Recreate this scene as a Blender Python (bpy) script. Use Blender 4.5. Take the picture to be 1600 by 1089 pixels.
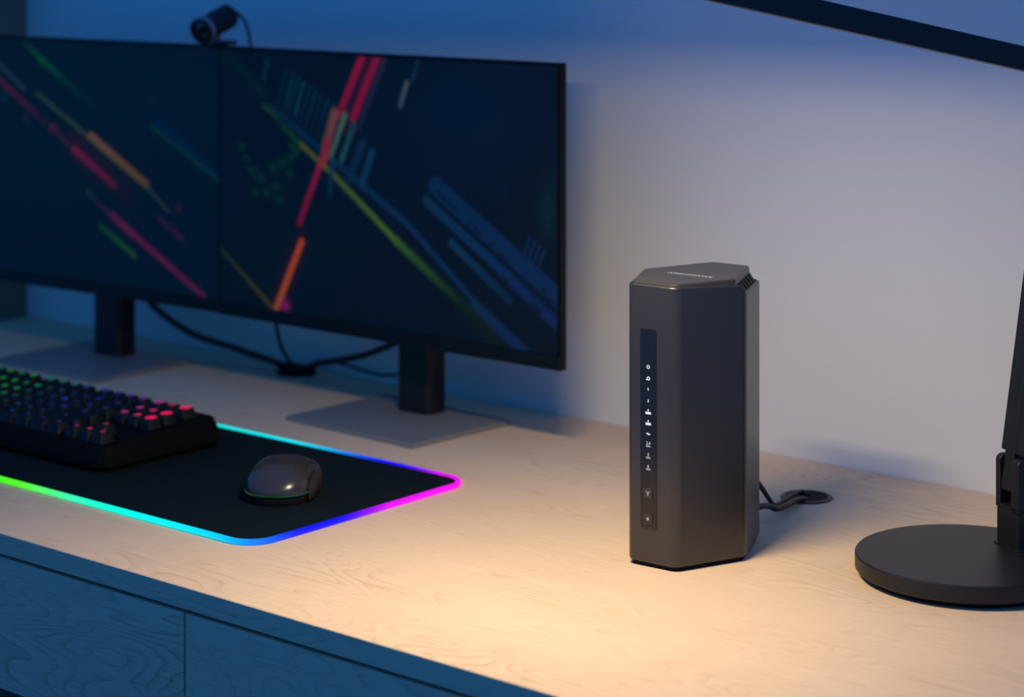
import bpy, bmesh, math, random
import numpy as np
from mathutils import Vector, Matrix

for o in list(bpy.data.objects):
    bpy.data.objects.remove(o, do_unlink=True)
scene = bpy.context.scene
COL = scene.collection
random.seed(7)

# ------------------------------------------------------------------ camera
DZ = 0.74                               # height of the desk top above the floor
TH = math.radians(49.85)                # angle between the view direction and the wall
CAM = Vector((1.136, -1.951, DZ + 0.56))
cd = bpy.data.cameras.new('camera')
cam = bpy.data.objects.new('camera', cd)
COL.objects.link(cam)
cam.location = CAM
cam.rotation_euler = (math.pi / 2, 0, math.pi / 2 - TH)
cd.sensor_width = 36.0
cd.lens = 3404.6 / 1600 * 36
cd.shift_y = -(544.5 + 113.7) / 1600
cd.clip_start = 0.05
cd.dof.use_dof = True
cd.dof.focus_distance = 1.90
cd.dof.aperture_fstop = 4.5
scene.camera = cam

# ------------------------------------------------------------------ world: dusk-blue room light
w = bpy.data.worlds.new('world')
scene.world = w
w.use_nodes = True
bg = w.node_tree.nodes['Background']
bg.inputs[0].default_value = (0.021, 0.166, 0.58, 1)
bg.inputs[1].default_value = 1.0
LAMP_POWER = 4.5
LAMP_COLOR = (1.0, 0.80, 0.49)

vs = scene.view_settings
vs.view_transform = 'Standard'
vs.look = 'None'
vs.gamma = 1.0
vs.use_curve_mapping = False
vs.exposure = 0.0

# ------------------------------------------------------------------ helpers
def lin(r, g, b):
    f = lambda c: (c / 255 / 12.92) if c <= 10.31 else ((c / 255 + 0.055) / 1.055) ** 2.4
    return (f(r), f(g), f(b))

def at(lat, d, z):
    """view-aligned ground coordinates -> world (lat = to the right, d = distance ahead, z above the desk)"""
    s, c = math.sin(TH), math.cos(TH)
    return Vector((CAM.x + s * lat - c * d, CAM.y + c * lat + s * d, DZ + z))

def tag(o, label, cat, group=None, kind=None):
    o['label'] = label
    o['category'] = cat
    if group: o['group'] = group
    if kind: o['kind'] = kind
    return o

def thing(name, label, cat, loc=(0, 0, 0), rz=0.0, group=None):
    o = bpy.data.objects.new(name, None)
    o.empty_display_size = 0.02
    COL.objects.link(o)
    o.location = loc
    o.rotation_euler = (0, 0, rz)
    return tag(o, label, cat, group)

def smooth_angle(bm, ang):
    for f in bm.faces: f.smooth = True
    for e in bm.edges:
        e.smooth = len(e.link_faces) == 2 and e.calc_face_angle(0) < ang

def obj(name, bm, mat, parent=None, ang=35, loc=None):
    bmesh.ops.recalc_face_normals(bm, faces=bm.faces)
    smooth_angle(bm, math.radians(ang))
    me = bpy.data.meshes.new(name)
    bm.to_mesh(me)
    bm.free()
    if mat: me.materials.append(mat)
    o = bpy.data.objects.new(name, me)
    COL.objects.link(o)
    if parent: o.parent = parent
    if loc is not None: o.location = loc
    wn = o.modifiers.new('weighted_normals', 'WEIGHTED_NORMAL')
    wn.keep_sharp = True
    wn.weight = 80
    return o

def instance(src, parent=None, loc=(0, 0, 0), rz=0.0, name=None):
    o = bpy.data.objects.new(name or src.name.split('.')[0], src.data)
    COL.objects.link(o)
    o.parent = parent
    o.location = loc
    o.rotation_euler = (0, 0, rz)
    return o

def box(x0, x1, y0, y1, z0, z1, bev=0.0, seg=2, bm=None):
    own = bmesh.new()
    bmesh.ops.create_cube(own, size=1)
    for v in own.verts:
        v.co = Vector(((x0 + x1) / 2 + v.co.x * (x1 - x0), (y0 + y1) / 2 + v.co.y * (y1 - y0), (z0 + z1) / 2 + v.co.z * (z1 - z0)))
    if bev > 0:
        bmesh.ops.bevel(own, geom=own.edges[:], offset=bev, segments=seg, profile=0.5, affect='EDGES')
    if bm is None: return own
    return merge(bm, own)

def merge(bm, other, mtx=None):
    if mtx is not None: bmesh.ops.transform(other, matrix=mtx, verts=other.verts)
    me = bpy.data.meshes.new('tmp')
    other.to_mesh(me)
    other.free()
    bm.from_mesh(me)
    bpy.data.meshes.remove(me)
    return bm

def fillet(pts, rad, n=8):
    out = []
    L = len(pts)
    for i, p in enumerate(pts):
        r = rad[i] if isinstance(rad, (list, tuple)) else rad
        p = Vector(p); a = Vector(pts[i - 1]); b = Vector(pts[(i + 1) % L])
        u = (a - p).normalized(); v = (b - p).normalized()
        half = u.angle(v) / 2
        if r <= 0:
            out.append(p.copy()); continue
        t = r / math.tan(half)
        c = p + (u + v).normalized() * (r / math.sin(half))
        s = p + u * t - c; e = p + v * t - c
        tot = s.angle(e)
        sg = 1 if s.x * e.y - s.y * e.x > 0 else -1
        for k in range(n + 1):
            q = tot * k / n * sg
            out.append(c + Vector((s.x * math.cos(q) - s.y * math.sin(q), s.x * math.sin(q) + s.y * math.cos(q))))
    return out

def inset(pts, d):
    """offset a counter-clockwise outline inwards; d is a number or a list"""
    n = len(pts); out = []
    for i in range(n):
        a = pts[i - 1]; p = pts[i]; b = pts[(i + 1) % n]
        t = (b - a).normalized()
        nrm = Vector((-t.y, t.x))
        out.append(p + nrm * (d[i] if isinstance(d, list) else d))
    return out

def loft(rings, cap0=True, cap1=True, bm=None):
    bm = bm or bmesh.new()
    vr = [[bm.verts.new(p) for p in r] for r in rings]
    n = len(rings[0])
    for a, b in zip(vr, vr[1:]):
        for i in range(n):
            j = (i + 1) % n
            bm.faces.new((a[i], a[j], b[j], b[i]))
    if cap0: bm.faces.new(vr[0][::-1])
    if cap1: bm.faces.new(vr[-1])
    return bm

def prism(pts, z0, z1, bev=0.0, seg=3, bm=None):
    """outline pulled up between z0 and z1 with rounded upper and lower rims"""
    rings = []
    def ring(ins, z):
        q = inset(pts, ins) if ins else pts
        rings.append([(p[0], p[1], z) for p in q])
    if bev > 0:
        for k in range(seg + 1):
            t = math.pi / 2 * k / seg
            ring(bev * (1 - math.sin(t)), z0 + bev * (1 - math.cos(t)))
        for k in range(seg + 1):
            t = math.pi / 2 * k / seg
            ring(bev * (1 - math.cos(t)), z1 - bev * (1 - math.sin(t)))
    else:
        ring(0, z0); ring(0, z1)
    return loft(rings, bm=bm)

def circle(r, n=48, c=(0, 0)):
    return [Vector((c[0] + r * math.cos(2 * math.pi * k / n), c[1] + r * math.sin(2 * math.pi * k / n))) for k in range(n)]

def lathe(prof, n=64, bm=None):
    rings = [[(r * math.cos(2 * math.pi * k / n), r * math.sin(2 * math.pi * k / n), z) for k in range(n)] for r, z in prof]
    return loft(rings, bm=bm)

def spline(pts, n=10):
    P = [Vector(p) for p in pts]
    P = [P[0] * 2 - P[1]] + P + [P[-1] * 2 - P[-2]]
    out = []
    for i in range(1, len(P) - 2):
        for k in range(n):
            t = k / n
            a, b, c, d = P[i - 1], P[i], P[i + 1], P[i + 2]
            out.append(0.5 * ((2 * b) + (c - a) * t + (2 * a - 5 * b + 4 * c - d) * t * t + (3 * b - a - 3 * c + d) * t ** 3))
    out.append(P[-2])
    return out

def tube(path, r, n=10, bm=None):
    rings = []
    up = Vector((0.13, 0.21, 0.97))
    for i, p in enumerate(path):
        t = (path[min(i + 1, len(path) - 1)] - path[max(i - 1, 0)]).normalized()
        u = up - t * up.dot(t)
        if u.length < 1e-4: u = t.orthogonal()
        u.normalize(); up = u
        v = t.cross(u)
        rings.append([tuple(p + u * (r * math.cos(2 * math.pi * k / n)) + v * (r * math.sin(2 * math.pi * k / n))) for k in range(n)])
    return loft(rings, bm=bm)

def cyl_between(a, b, r, n=32, bev=0.0, bm=None):
    a = Vector(a); b = Vector(b); L = (b - a).length
    prof = [(r, 0), (r, L)] if bev <= 0 else [(r - bev, 0), (r, bev), (r, L - bev), (r - bev, L)]
    own = lathe(prof, n)
    m = Matrix.Translation(a) @ (b - a).to_track_quat('Z', 'Y').to_matrix().to_4x4()
    return merge(bm or bmesh.new(), own, m)

# ------------------------------------------------------------------ materials
def new_mat(name):
    m = bpy.data.materials.new(name)
    m.use_nodes = True
    return m, m.node_tree.nodes, m.node_tree.links, m.node_tree.nodes['Principled BSDF']

def pbr(name, col, rough=0.5, metal=0.0, spec=0.5, noise=0.0, nscale=300, bump=0.0, coat=0.0):
    m, N, L, b = new_mat(name)
    b.inputs['Base Color'].default_value = (*col, 1)
    b.inputs['Roughness'].default_value = rough
    b.inputs['Metallic'].default_value = metal
    b.inputs['Specular IOR Level'].default_value = spec
    if coat: b.inputs['Coat Weight'].default_value = coat
    tc = N.new('ShaderNodeTexCoord')
    nz = N.new('ShaderNodeTexNoise'); nz.inputs['Scale'].default_value = nscale; nz.inputs['Detail'].default_value = 4
    L.new(tc.outputs['Object'], nz.inputs['Vector'])
    if noise:
        mx = N.new('ShaderNodeMix'); mx.data_type = 'RGBA'
        mx.inputs[6].default_value = (*[c * (1 - noise) for c in col], 1)
        mx.inputs[7].default_value = (*[min(1, c * (1 + noise)) for c in col], 1)
        L.new(nz.outputs[0], mx.inputs[0]); L.new(mx.outputs[2], b.inputs['Base Color'])
    if bump:
        bp = N.new('ShaderNodeBump'); bp.inputs['Strength'].default_value = bump; bp.inputs['Distance'].default_value = 0.0005
        L.new(nz.outputs[0], bp.inputs['Height']); L.new(bp.outputs[0], b.inputs['Normal'])
    return m

def emit(name, col, strength=1.0):
    m, N, L, b = new_mat(name)
    b.inputs['Base Color'].default_value = (0.01, 0.01, 0.01, 1)
    b.inputs['Emission Color'].default_value = (*col, 1)
    b.inputs['Emission Strength'].default_value = strength
    b.inputs['Roughness'].default_value = 0.4
    return m

def emit_attr(name, strength=1.0, rough=0.45, spec=0.3):
    m, N, L, b = new_mat(name)
    b.inputs['Base Color'].default_value = (0.004, 0.004, 0.005, 1)
    b.inputs['Roughness'].default_value = rough
    b.inputs['Specular IOR Level'].default_value = spec
    a = N.new('ShaderNodeAttribute'); a.attribute_name = 'glow'
    L.new(a.outputs['Color'], b.inputs['Emission Color'])
    b.inputs['Emission Strength'].default_value = strength
    return m

def wood(name, offset=(0, 0, 0), swap=False, light=(0.74, 0.55, 0.375), dark=(0.40, 0.265, 0.15), contrast=1.0):
    """pale limed oak, grain along X; 'swap' turns the figure for an upright face"""
    m, N, L, b = new_mat(name)
    tc = N.new('ShaderNodeTexCoord')
    mp = N.new('ShaderNodeMapping')
    mp.inputs['Location'].default_value = offset
    if swap: mp.inputs['Rotation'].default_value = (math.radians(90), 0, 0)
    L.new(tc.outputs['Object'], mp.inputs['Vector'])
    def scaled(s):
        q = N.new('ShaderNodeMapping'); q.inputs['Scale'].default_value = s
        L.new(mp.outputs[0], q.inputs['Vector']); return q.outputs[0]
    def noise(vec, scale, detail=3, dist=0.0, rough=0.5):
        n = N.new('ShaderNodeTexNoise'); n.inputs['Scale'].default_value = scale
        n.inputs['Detail'].default_value = detail; n.inputs['Distortion'].default_value = dist
        n.inputs['Roughness'].default_value = rough
        L.new(vec, n.inputs['Vector']); return n.outputs[0]
    def math_(op, a, bb=None, clamp=False):
        n = N.new('ShaderNodeMath'); n.operation = op; n.use_clamp = clamp
        for i, v in enumerate((a, bb)):
            if v is None: continue
            if isinstance(v, (int, float)): n.inputs[i].default_value = v
            else: L.new(v, n.inputs[i])
        return n.outputs[0]
    # growth rings = contour lines of a stretched height field
    fld = noise(scaled((1.0, 5.2, 5.2)), 2.3, 2, 0.35)
    jit = noise(scaled((5.0, 90.0, 90.0)), 3.0, 4)
    fld2 = math_('ADD', fld, math_('MULTIPLY', jit, 0.012))
    ring = math_('FRACT', math_('MULTIPLY', fld2, 30.0))
    ring = math_('POWER', ring, 4.0)
    mask = math_('SUBTRACT', noise(scaled((1.5, 4.0, 4.0)), 3.0, 2), 0.34)
    mask = math_('MULTIPLY', mask, 3.2, True)
    ring = math_('MULTIPLY', ring, mask)
    fib = noise(scaled((6.0, 260.0, 260.0)), 4.0, 5, 0.0, 0.6)
    pore = noise(scaled((9.0, 330.0, 330.0)), 2.0, 2)
    pore = math_('MULTIPLY', math_('SUBTRACT', pore, 0.60), 6.0, True)
    big = noise(scaled((1.0, 3.0, 3.0)), 2.0, 2)
    f = math_('MULTIPLY', ring, 0.42 * contrast)
    f = math_('ADD', f, math_('MULTIPLY', math_('SUBTRACT', fib, 0.38), 0.75 * contrast))
    f = math_('ADD', f, math_('MULTIPLY', pore, 0.34 * contrast))
    f = math_('ADD', f, math_('MULTIPLY', math_('SUBTRACT', big, 0.5), 0.35), True)
    mx = N.new('ShaderNodeMix'); mx.data_type = 'RGBA'
    mx.inputs[6].default_value = (*light, 1); mx.inputs[7].default_value = (*dark, 1)
    L.new(f, mx.inputs[0]); L.new(mx.outputs[2], b.inputs['Base Color'])
    b.inputs['Roughness'].default_value = 0.6
    b.inputs['Specular IOR Level'].default_value = 0.18
    bp = N.new('ShaderNodeBump'); bp.inputs['Strength'].default_value = 0.25; bp.inputs['Distance'].default_value = 0.0006
    L.new(math_('MULTIPLY', f, -1.0), bp.inputs['Height']); L.new(bp.outputs[0], b.inputs['Normal'])
    return m

M = {}
M['wall'] = pbr('painted_plaster', (0.74, 0.735, 0.69), 0.85, spec=0.2, noise=0.03, nscale=5, bump=0.15)
M['wall_left'] = pbr('taupe_panel', (0.30, 0.20, 0.15), 0.8, spec=0.2, noise=0.1, nscale=8)
M['floor'] = pbr('dark_carpet', (0.03, 0.03, 0.034), 0.95, spec=0.1, noise=0.4, nscale=400, bump=0.5)
M['wood_top'] = wood('limed_oak_top', (3.1, 0.7, 0.2), contrast=1.15)
M['wood_edge'] = wood('limed_oak_edge', (1.3, 0.2, 2.4), True, contrast=1.0)
M['wood_front'] = wood('limed_oak_front', (0.55, 0.0, 0.83), True, contrast=1.5)
M['carcass'] = pbr('dark_carcass', (0.02, 0.02, 0.022), 0.7)
M['black'] = pbr('black_plastic', (0.012, 0.013, 0.016), 0.45, spec=0.35, noise=0.1)
M['black_gloss'] = pbr('gloss_black_panel', (0.006, 0.007, 0.008), 0.22, spec=0.5)
M['black_matt'] = pbr('black_rubber', (0.008, 0.008, 0.009), 0.8, spec=0.2)
M['bezel'] = pbr('monitor_bezel', (0.003, 0.005, 0.006), 0.45, spec=0.15)
M['stand'] = pbr('stand_grey_metal', (0.20, 0.205, 0.21), 0.45, 0.1, 0.4, noise=0.08)
M['column'] = pbr('stand_column_dark', (0.012, 0.012, 0.016), 0.4, 0.3, 0.4)
M['router'] = pbr('router_graphite', (0.021, 0.0195, 0.018), 0.33, 0.0, 0.75, noise=0.05, nscale=900, bump=0.03)
M['router_top'] = pbr('router_bronze_top', (0.060, 0.053, 0.044), 0.36, 0.3, 0.5, noise=0.05, nscale=900)
M['lampm'] = pbr('lamp_black_metal', (0.010, 0.010, 0.010), 0.44, 0.1, 0.45, noise=0.06, nscale=600, bump=0.02)
M['keycap'] = pbr('keycap_black', (0.005, 0.008, 0.009), 0.5, spec=0.2)
M['case'] = pbr('keyboard_case', (0.003, 0.003, 0.0035), 0.7, spec=0.08)
M['pad'] = pbr('pad_cloth', (0.0015, 0.0065, 0.0085), 0.85, spec=0.15, noise=0.6, nscale=900, bump=0.6)
M['mouse'] = pbr('mouse_satin_shell', (0.032, 0.029, 0.029), 0.24, spec=0.5)
M['grip'] = pbr('mouse_side_grip', (0.06, 0.045, 0.045), 0.5)
M['white'] = emit('white_print_glow', (0.85, 0.87, 0.86), 0.85)  # unlit lettering given a glow of its own so it reads bright
M['icon'] = emit('lit_icon', (0.9, 0.93, 0.9), 0.9)
M['icon_dim'] = emit('dim_icon', (0.5, 0.5, 0.48), 0.5)
M['ring'] = pbr('silver_ring', (0.33, 0.30, 0.31), 0.4, 0.6)
M['cable'] = pbr('black_cable', (0.010, 0.010, 0.012), 0.5, spec=0.35)
M['glass'] = pbr('lens_glass', (0.004, 0.004, 0.006), 0.08, coat=0.5)
M['screen'] = emit_attr('screen_picture', 1.0, spec=0.18)
M['rgb'] = emit_attr('rgb_strip', 1.0)

def set_glow(me, cols):
    a = me.color_attributes.new('glow', 'FLOAT_COLOR', 'POINT')
    buf = np.ones((len(me.vertices), 4), dtype=np.float32)
    buf[:, :3] = cols
    a.data.foreach_set('color', buf.ravel())

# ------------------------------------------------------------------ setting
def struct(name, bm, mat, label=None):
    o = obj(name, bm, mat)
    o['kind'] = 'structure'
    if label: o['label'] = label
    return o

XL = -1.425            # left side wall
XR = 2.2
struct('floor', box(-3.2, XR, -2.9, 0.1, -0.1, 0.0), M['floor'], 'dark floor under the desk')
struct('wall_back', box(-3.2, XR, 0.0, 0.1, 0.0, 2.6), M['wall'], 'pale grey painted wall behind the desk')
struct('wall_left', box(XL - 0.35, XL, -0.10, 0.0, 0.0, 2.6, 0.003), M['wall_left'], 'taupe wall return at the left end of the desk')

# ------------------------------------------------------------------ desk
YF = -0.716
top = thing('desk_worktop', 'long pale oak worktop running along the grey wall', 'desk', (0, 0, DZ))
bm = box(XL + 0.001, 0.64, YF, -0.001, -0.0184, 0.0, 0.0008, 2)
obj('worktop_slab', bm, M['wood_top'], top)
bm = box(XL + 0.001, 0.64, YF - 0.0012, YF - 0.0001, -0.0184, -0.0003, 0.0)
obj('edge_band', bm, M['wood_edge'], top)
bm = box(0.61, 0.635, YF + 0.004, -0.02, -DZ, -0.0186, 0.001)
obj('end_panel', bm, M['wood_edge'], top)

def px_front(u, Y):
    # world X of the desk front plane (world Y) at view column u
    k = (u - 800) / 3404.6
    s, c = math.sin(TH), math.cos(TH)
    D = (Y - CAM.y) / (s + c * k)
    return CAM.x + (s * k - c) * D
SEAM = px_front(290, YF)

def drawer_unit(x0, x1, label, woodmat):
    t = thing('drawer_unit', label, 'drawer', (x0, YF, DZ - 0.0186), 0, 'drawer units hung below the worktop')
    wd = x1 - x0
    obj('drawer_body', box(0.002, wd - 0.002, 0.019, 0.60, -0.120, 0.0, 0.001), M['carcass'], t)
    obj('drawer_front', box(0.0012, wd - 0.0012, -0.0012, 0.018, -0.1245, -0.0035, 0.0006), woodmat, t)
    return t
drawer_unit(XL + 0.002, SEAM, 'left drawer front with swirling oak grain below the keyboard end', M['wood_front'])
drawer_unit(SEAM, 0.30, 'right drawer front with straight oak grain, right of the upright seam', wood('limed_oak_front_b', (-0.35, 0.0, 1.9), True, contrast=1.1))

# ------------------------------------------------------------------ monitors
MW, MH, MZ0 = 0.527, 0.3215, 0.0965
def smoothstep(a, b, x):
    t = np.clip((x - a) / (b - a + 1e-9), 0, 1)
    return t * t * (3 - 2 * t)

def paint(strokes, nx, nz, wd, z0, z1, base, gain):
    """flat picture shown by the screen, in the screen's own metres: x from its left edge, z above the desk"""
    xs = np.linspace(0, wd, nx); zs = np.linspace(z0, z1, nz)
    X, Z = np.meshgrid(xs, zs)
    img = np.zeros((nz, nx, 3)) + np.array(base)
    for s in strokes:
        kind = s[0]
        if kind == 'l':          # tapered glowing line: x0 z0 x1 z1 width colour0 colour1 softness
            _, a, b, c, d, wdt, c0, c1, soft = s
            dx, dz = c - a, d - b; LL = dx * dx + dz * dz
            t = np.clip(((X - a) * dx + (Z - b) * dz) / LL, 0, 1)
            dist = np.hypot(X - a - t * dx, Z - b - t * dz)
            m = 1 - smoothstep(wdt / 2 - soft, wdt / 2 + soft, dist)
            colr = np.array(lin(*c0)) * (1 - t[..., None]) + np.array(lin(*c1)) * t[..., None]
            img = img * (1 - m[..., None]) + colr * m[..., None]
        elif kind == 'b':        # blob: x z rx rz colour softness-strength
            _, a, b, rx, rz, c0, st = s
            m = np.exp(-(((X - a) / rx) ** 2 + ((Z - b) / rz) ** 2)) * st
            img = img * (1 - m[..., None]) + np.array(lin(*c0)) * m[..., None]
    return X, Z, np.array(base) + (img - np.array(base)) * gain

STROKES_R = [
    ('b', 0.4062, 0.3572, 0.1209, 0.0792, (0, 20, 48), 1.00),
    ('b', 0.4604, 0.1562, 0.0777, 0.0576, (0, 14, 26), 1.00),
    ('b', 0.1194, 0.1774, 0.0950, 0.0432, (0, 15, 24), 1.00),
    ('b', 0.1927, 0.3965, 0.0518, 0.0216, (0, 12, 22), 1.00),
    ('b', 0.4781, 0.2597, 0.0345, 0.0432, (0, 14, 22), 0.80),
    ('l', 0.0097, 0.4079, 0.0740, 0.3651, 0.0141, (2, 26, 30), (2, 30, 34), 0.0070),
    ('l', 0.0828, 0.4031, 0.0762, 0.3825, 0.0066, (15, 42, 52), (15, 42, 52), 0.0033),
    ('l', 0.1172, 0.3948, 0.0979, 0.3506, 0.0054, (4, 34, 52), (4, 26, 44), 0.0032),
    ('l', 0.1268, 0.3900, 0.1076, 0.3458, 0.0054, (4, 42, 60), (4, 26, 44), 0.0032),
    ('l', 0.1364, 0.3852, 0.1172, 0.3412, 0.0054, (4, 50, 68), (4, 26, 44), 0.0032),
    ('l', 0.1459, 0.3805, 0.1268, 0.3365, 0.0054, (4, 34, 52), (4, 26, 44), 0.0032),
    ('l', 0.1553, 0.3757, 0.1364, 0.3318, 0.0054, (4, 42, 60), (4, 26, 44), 0.0032),
    ('l', 0.1647, 0.3710, 0.1459, 0.3272, 0.0054, (4, 50, 68), (4, 26, 44), 0.0032),
    ('l', 0.1741, 0.3663, 0.1553, 0.3226, 0.0054, (4, 34, 52), (4, 26, 44), 0.0032),
    ('l', 0.1834, 0.3617, 0.1647, 0.3180, 0.0054, (4, 42, 60), (4, 26, 44), 0.0032),
    ('l', 0.1927, 0.3570, 0.1741, 0.3135, 0.0054, (4, 50, 68), (4, 26, 44), 0.0032),
    ('l', 0.1437, 0.3796, 0.1300, 0.3433, 0.0041, (18, 62, 82), (18, 62, 82), 0.0021),
    ('l', 0.1247, 0.3802, 0.1151, 0.3515, 0.0058, (5, 45, 65), (5, 45, 65), 0.0029),
    ('l', 0.0871, 0.3507, 0.3121, 0.2302, 0.0074, (5, 38, 68), (15, 50, 95), 0.0037),
    ('l', 0.3121, 0.2302, 0.4108, 0.1561, 0.0066, (15, 50, 95), (10, 45, 85), 0.0033),
    ('l', 0.4108, 0.1520, 0.4886, 0.1054, 0.0141, (15, 50, 92), (12, 42, 88), 0.0042),
    ('l', 0.0762, 0.3502, 0.1001, 0.3372, 0.0058, (30, 62, 14), (28, 60, 16), 0.0029),
    ('l', 0.1001, 0.3357, 0.1406, 0.3069, 0.0074, (5, 48, 22), (20, 66, 24), 0.0037),
    ('l', 0.1406, 0.3084, 0.1927, 0.2781, 0.0058, (85, 90, 20), (70, 100, 25), 0.0029),
    ('l', 0.1927, 0.2781, 0.2947, 0.2101, 0.0066, (70, 100, 25), (75, 115, 20), 0.0033),
    ('l', 0.2947, 0.2101, 0.3924, 0.1520, 0.0083, (60, 105, 15), (12, 40, 10), 0.0050),
    ('l', 0.3924, 0.1520, 0.4604, 0.1072, 0.0116, (12, 38, 12), (6, 24, 14), 0.0093),
    ('l', 0.1247, 0.3059, 0.1342, 0.2991, 0.0066, (8, 55, 22), (8, 55, 22), 0.0033),
    ('l', 0.2613, 0.4166, 0.2212, 0.3397, 0.0215, (70, 8, 40), (50, 15, 45), 0.0129),
    ('l', 0.2413, 0.4173, 0.2029, 0.3474, 0.0099, (165, 0, 55), (135, 0, 55), 0.0025),
    ('l', 0.2652, 0.4182, 0.2253, 0.3443, 0.0091, (150, 0, 60), (150, 0, 58), 0.0027),
    ('l', 0.2761, 0.4143, 0.2333, 0.3331, 0.0058, (40, 40, 75), (20, 35, 65), 0.0035),
    ('l', 0.1957, 0.3470, 0.1813, 0.3095, 0.0124, (128, 75, 72), (120, 60, 65), 0.0043),
    ('l', 0.2121, 0.3464, 0.1896, 0.2998, 0.0074, (75, 112, 90), (65, 100, 85), 0.0030),
    ('l', 0.1844, 0.3141, 0.1374, 0.2177, 0.0083, (150, 20, 60), (125, 0, 48), 0.0025),
    ('l', 0.1844, 0.3039, 0.1751, 0.2871, 0.0083, (140, 45, 60), (150, 60, 40), 0.0041),
    ('l', 0.2263, 0.3363, 0.2070, 0.2966, 0.0074, (20, 70, 85), (30, 90, 90), 0.0037),
    ('l', 0.1927, 0.2927, 0.1865, 0.2528, 0.0066, (20, 60, 80), (8, 40, 60), 0.0040),
    ('l', 0.2393, 0.3155, 0.2182, 0.2742, 0.0108, (8, 48, 85), (6, 38, 70), 0.0054),
    ('l', 0.2553, 0.3071, 0.2393, 0.2700, 0.0091, (12, 62, 105), (10, 55, 95), 0.0036),
    ('l', 0.1406, 0.1958, 0.0958, 0.1122, 0.0166, (40, 8, 12), (50, 8, 30), 0.0149),
    ('l', 0.1406, 0.1958, 0.0979, 0.1139, 0.0091, (185, 70, 25), (165, 80, 15), 0.0027),
    ('b', 0.1130, 0.1194, 0.0069, 0.0065, (150, 20, 120), 0.90),
    ('l', -0.0073, 0.1805, 0.0914, 0.1147, 0.0050, (18, 45, 18), (70, 65, 10), 0.0030),
    ('l', 0.3285, 0.4178, 0.3169, 0.3890, 0.0041, (15, 52, 80), (15, 52, 80), 0.0021),
    ('l', 0.3092, 0.3873, 0.2995, 0.3627, 0.0066, (75, 90, 105), (65, 80, 95), 0.0026),
    ('l', 0.3532, 0.2758, 0.5302, 0.1707, 0.0223, (4, 44, 84), (6, 42, 92), 0.0027),
    ('l', 0.3389, 0.2593, 0.4515, 0.1927, 0.0108, (6, 56, 84), (10, 46, 100), 0.0022),
    ('l', 0.3766, 0.2164, 0.4604, 0.1630, 0.0091, (8, 60, 90), (6, 40, 70), 0.0023),
    ('l', 0.4515, 0.1927, 0.5233, 0.1466, 0.0124, (10, 46, 100), (10, 40, 95), 0.0037),
    ('l', 0.3475, 0.2656, 0.5233, 0.1633, 0.0025, (0, 14, 40), (0, 14, 40), 0.0012),
    ('b', 0.3579, 0.2692, 0.0035, 0.0029, (0, 14, 40), 0.95),
    ('b', 0.3663, 0.2643, 0.0035, 0.0029, (0, 14, 40), 0.95),
    ('b', 0.3729, 0.2592, 0.0035, 0.0029, (0, 14, 40), 0.95),
    ('b', 0.3803, 0.2543, 0.0035, 0.0029, (0, 14, 40), 0.95),
    ('b', 0.4034, 0.2396, 0.0035, 0.0029, (0, 14, 40), 0.95),
    ('b', 0.4108, 0.2354, 0.0035, 0.0029, (0, 14, 40), 0.95),
    ('b', 0.4181, 0.2306, 0.0035, 0.0029, (0, 14, 40), 0.95),
    ('b', 0.4335, 0.2203, 0.0035, 0.0029, (0, 14, 40), 0.95),
    ('b', 0.4479, 0.2101, 0.0035, 0.0029, (0, 14, 40), 0.95),
    ('b', 0.4559, 0.2061, 0.0035, 0.0029, (0, 14, 40), 0.95),
    ('b', 0.4559, 0.1829, 0.0043, 0.0036, (0, 10, 25), 0.90),
    ('b', 0.4532, 0.1758, 0.0043, 0.0036, (0, 10, 25), 0.90),
    ('b', 0.4939, 0.1613, 0.0043, 0.0036, (0, 10, 25), 0.90),
    ('b', 0.5009, 0.1567, 0.0043, 0.0036, (0, 10, 25), 0.90),
    ('b', 0.5087, 0.1784, 0.0043, 0.0036, (0, 10, 25), 0.90),
    ('b', 0.5147, 0.1690, 0.0043, 0.0036, (0, 10, 25), 0.90),
    ('l', 0.4886, 0.2322, 0.4816, 0.2140, 0.0041, (10, 42, 85), (10, 38, 75), 0.0017),
    ('l', 0.4956, 0.2282, 0.4878, 0.2099, 0.0041, (10, 42, 85), (10, 38, 75), 0.0017),
    ('l', 0.5026, 0.2241, 0.4939, 0.2058, 0.0041, (10, 42, 85), (10, 38, 75), 0.0017),
    ('l', 0.5095, 0.2201, 0.5000, 0.2017, 0.0041, (10, 42, 85), (10, 38, 75), 0.0017),
    ('b', 0.5147, 0.2628, 0.0112, 0.0273, (2, 42, 42), 0.90),
    ('b', 0.4515, 0.2779, 0.0086, 0.0065, (0, 26, 60), 0.60),
    ('b', 0.0377, 0.3002, 0.0069, 0.0046, (6, 52, 30), 0.85),
    ('b', 0.0565, 0.2735, 0.0078, 0.0052, (6, 52, 30), 0.85),
    ('b', 0.0708, 0.2647, 0.0086, 0.0058, (6, 52, 30), 0.85),
    ('b', 0.0925, 0.2783, 0.0078, 0.0052, (6, 52, 30), 0.85),
    ('b', 0.1087, 0.2847, 0.0086, 0.0058, (6, 52, 30), 0.85),
    ('b', 0.1215, 0.2744, 0.0069, 0.0046, (6, 52, 30), 0.85),
    ('b', 0.0979, 0.2577, 0.0086, 0.0058, (6, 52, 30), 0.85),
    ('b', 0.0817, 0.2489, 0.0078, 0.0052, (6, 52, 30), 0.85),
    ('b', 0.1033, 0.2417, 0.0078, 0.0052, (6, 52, 30), 0.85),
    ('b', 0.0631, 0.2475, 0.0060, 0.0040, (6, 52, 30), 0.85),
    ('b', 0.1247, 0.2932, 0.0069, 0.0046, (6, 52, 30), 0.85),
    ('b', 0.0466, 0.2872, 0.0052, 0.0035, (6, 52, 30), 0.85)]

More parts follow.
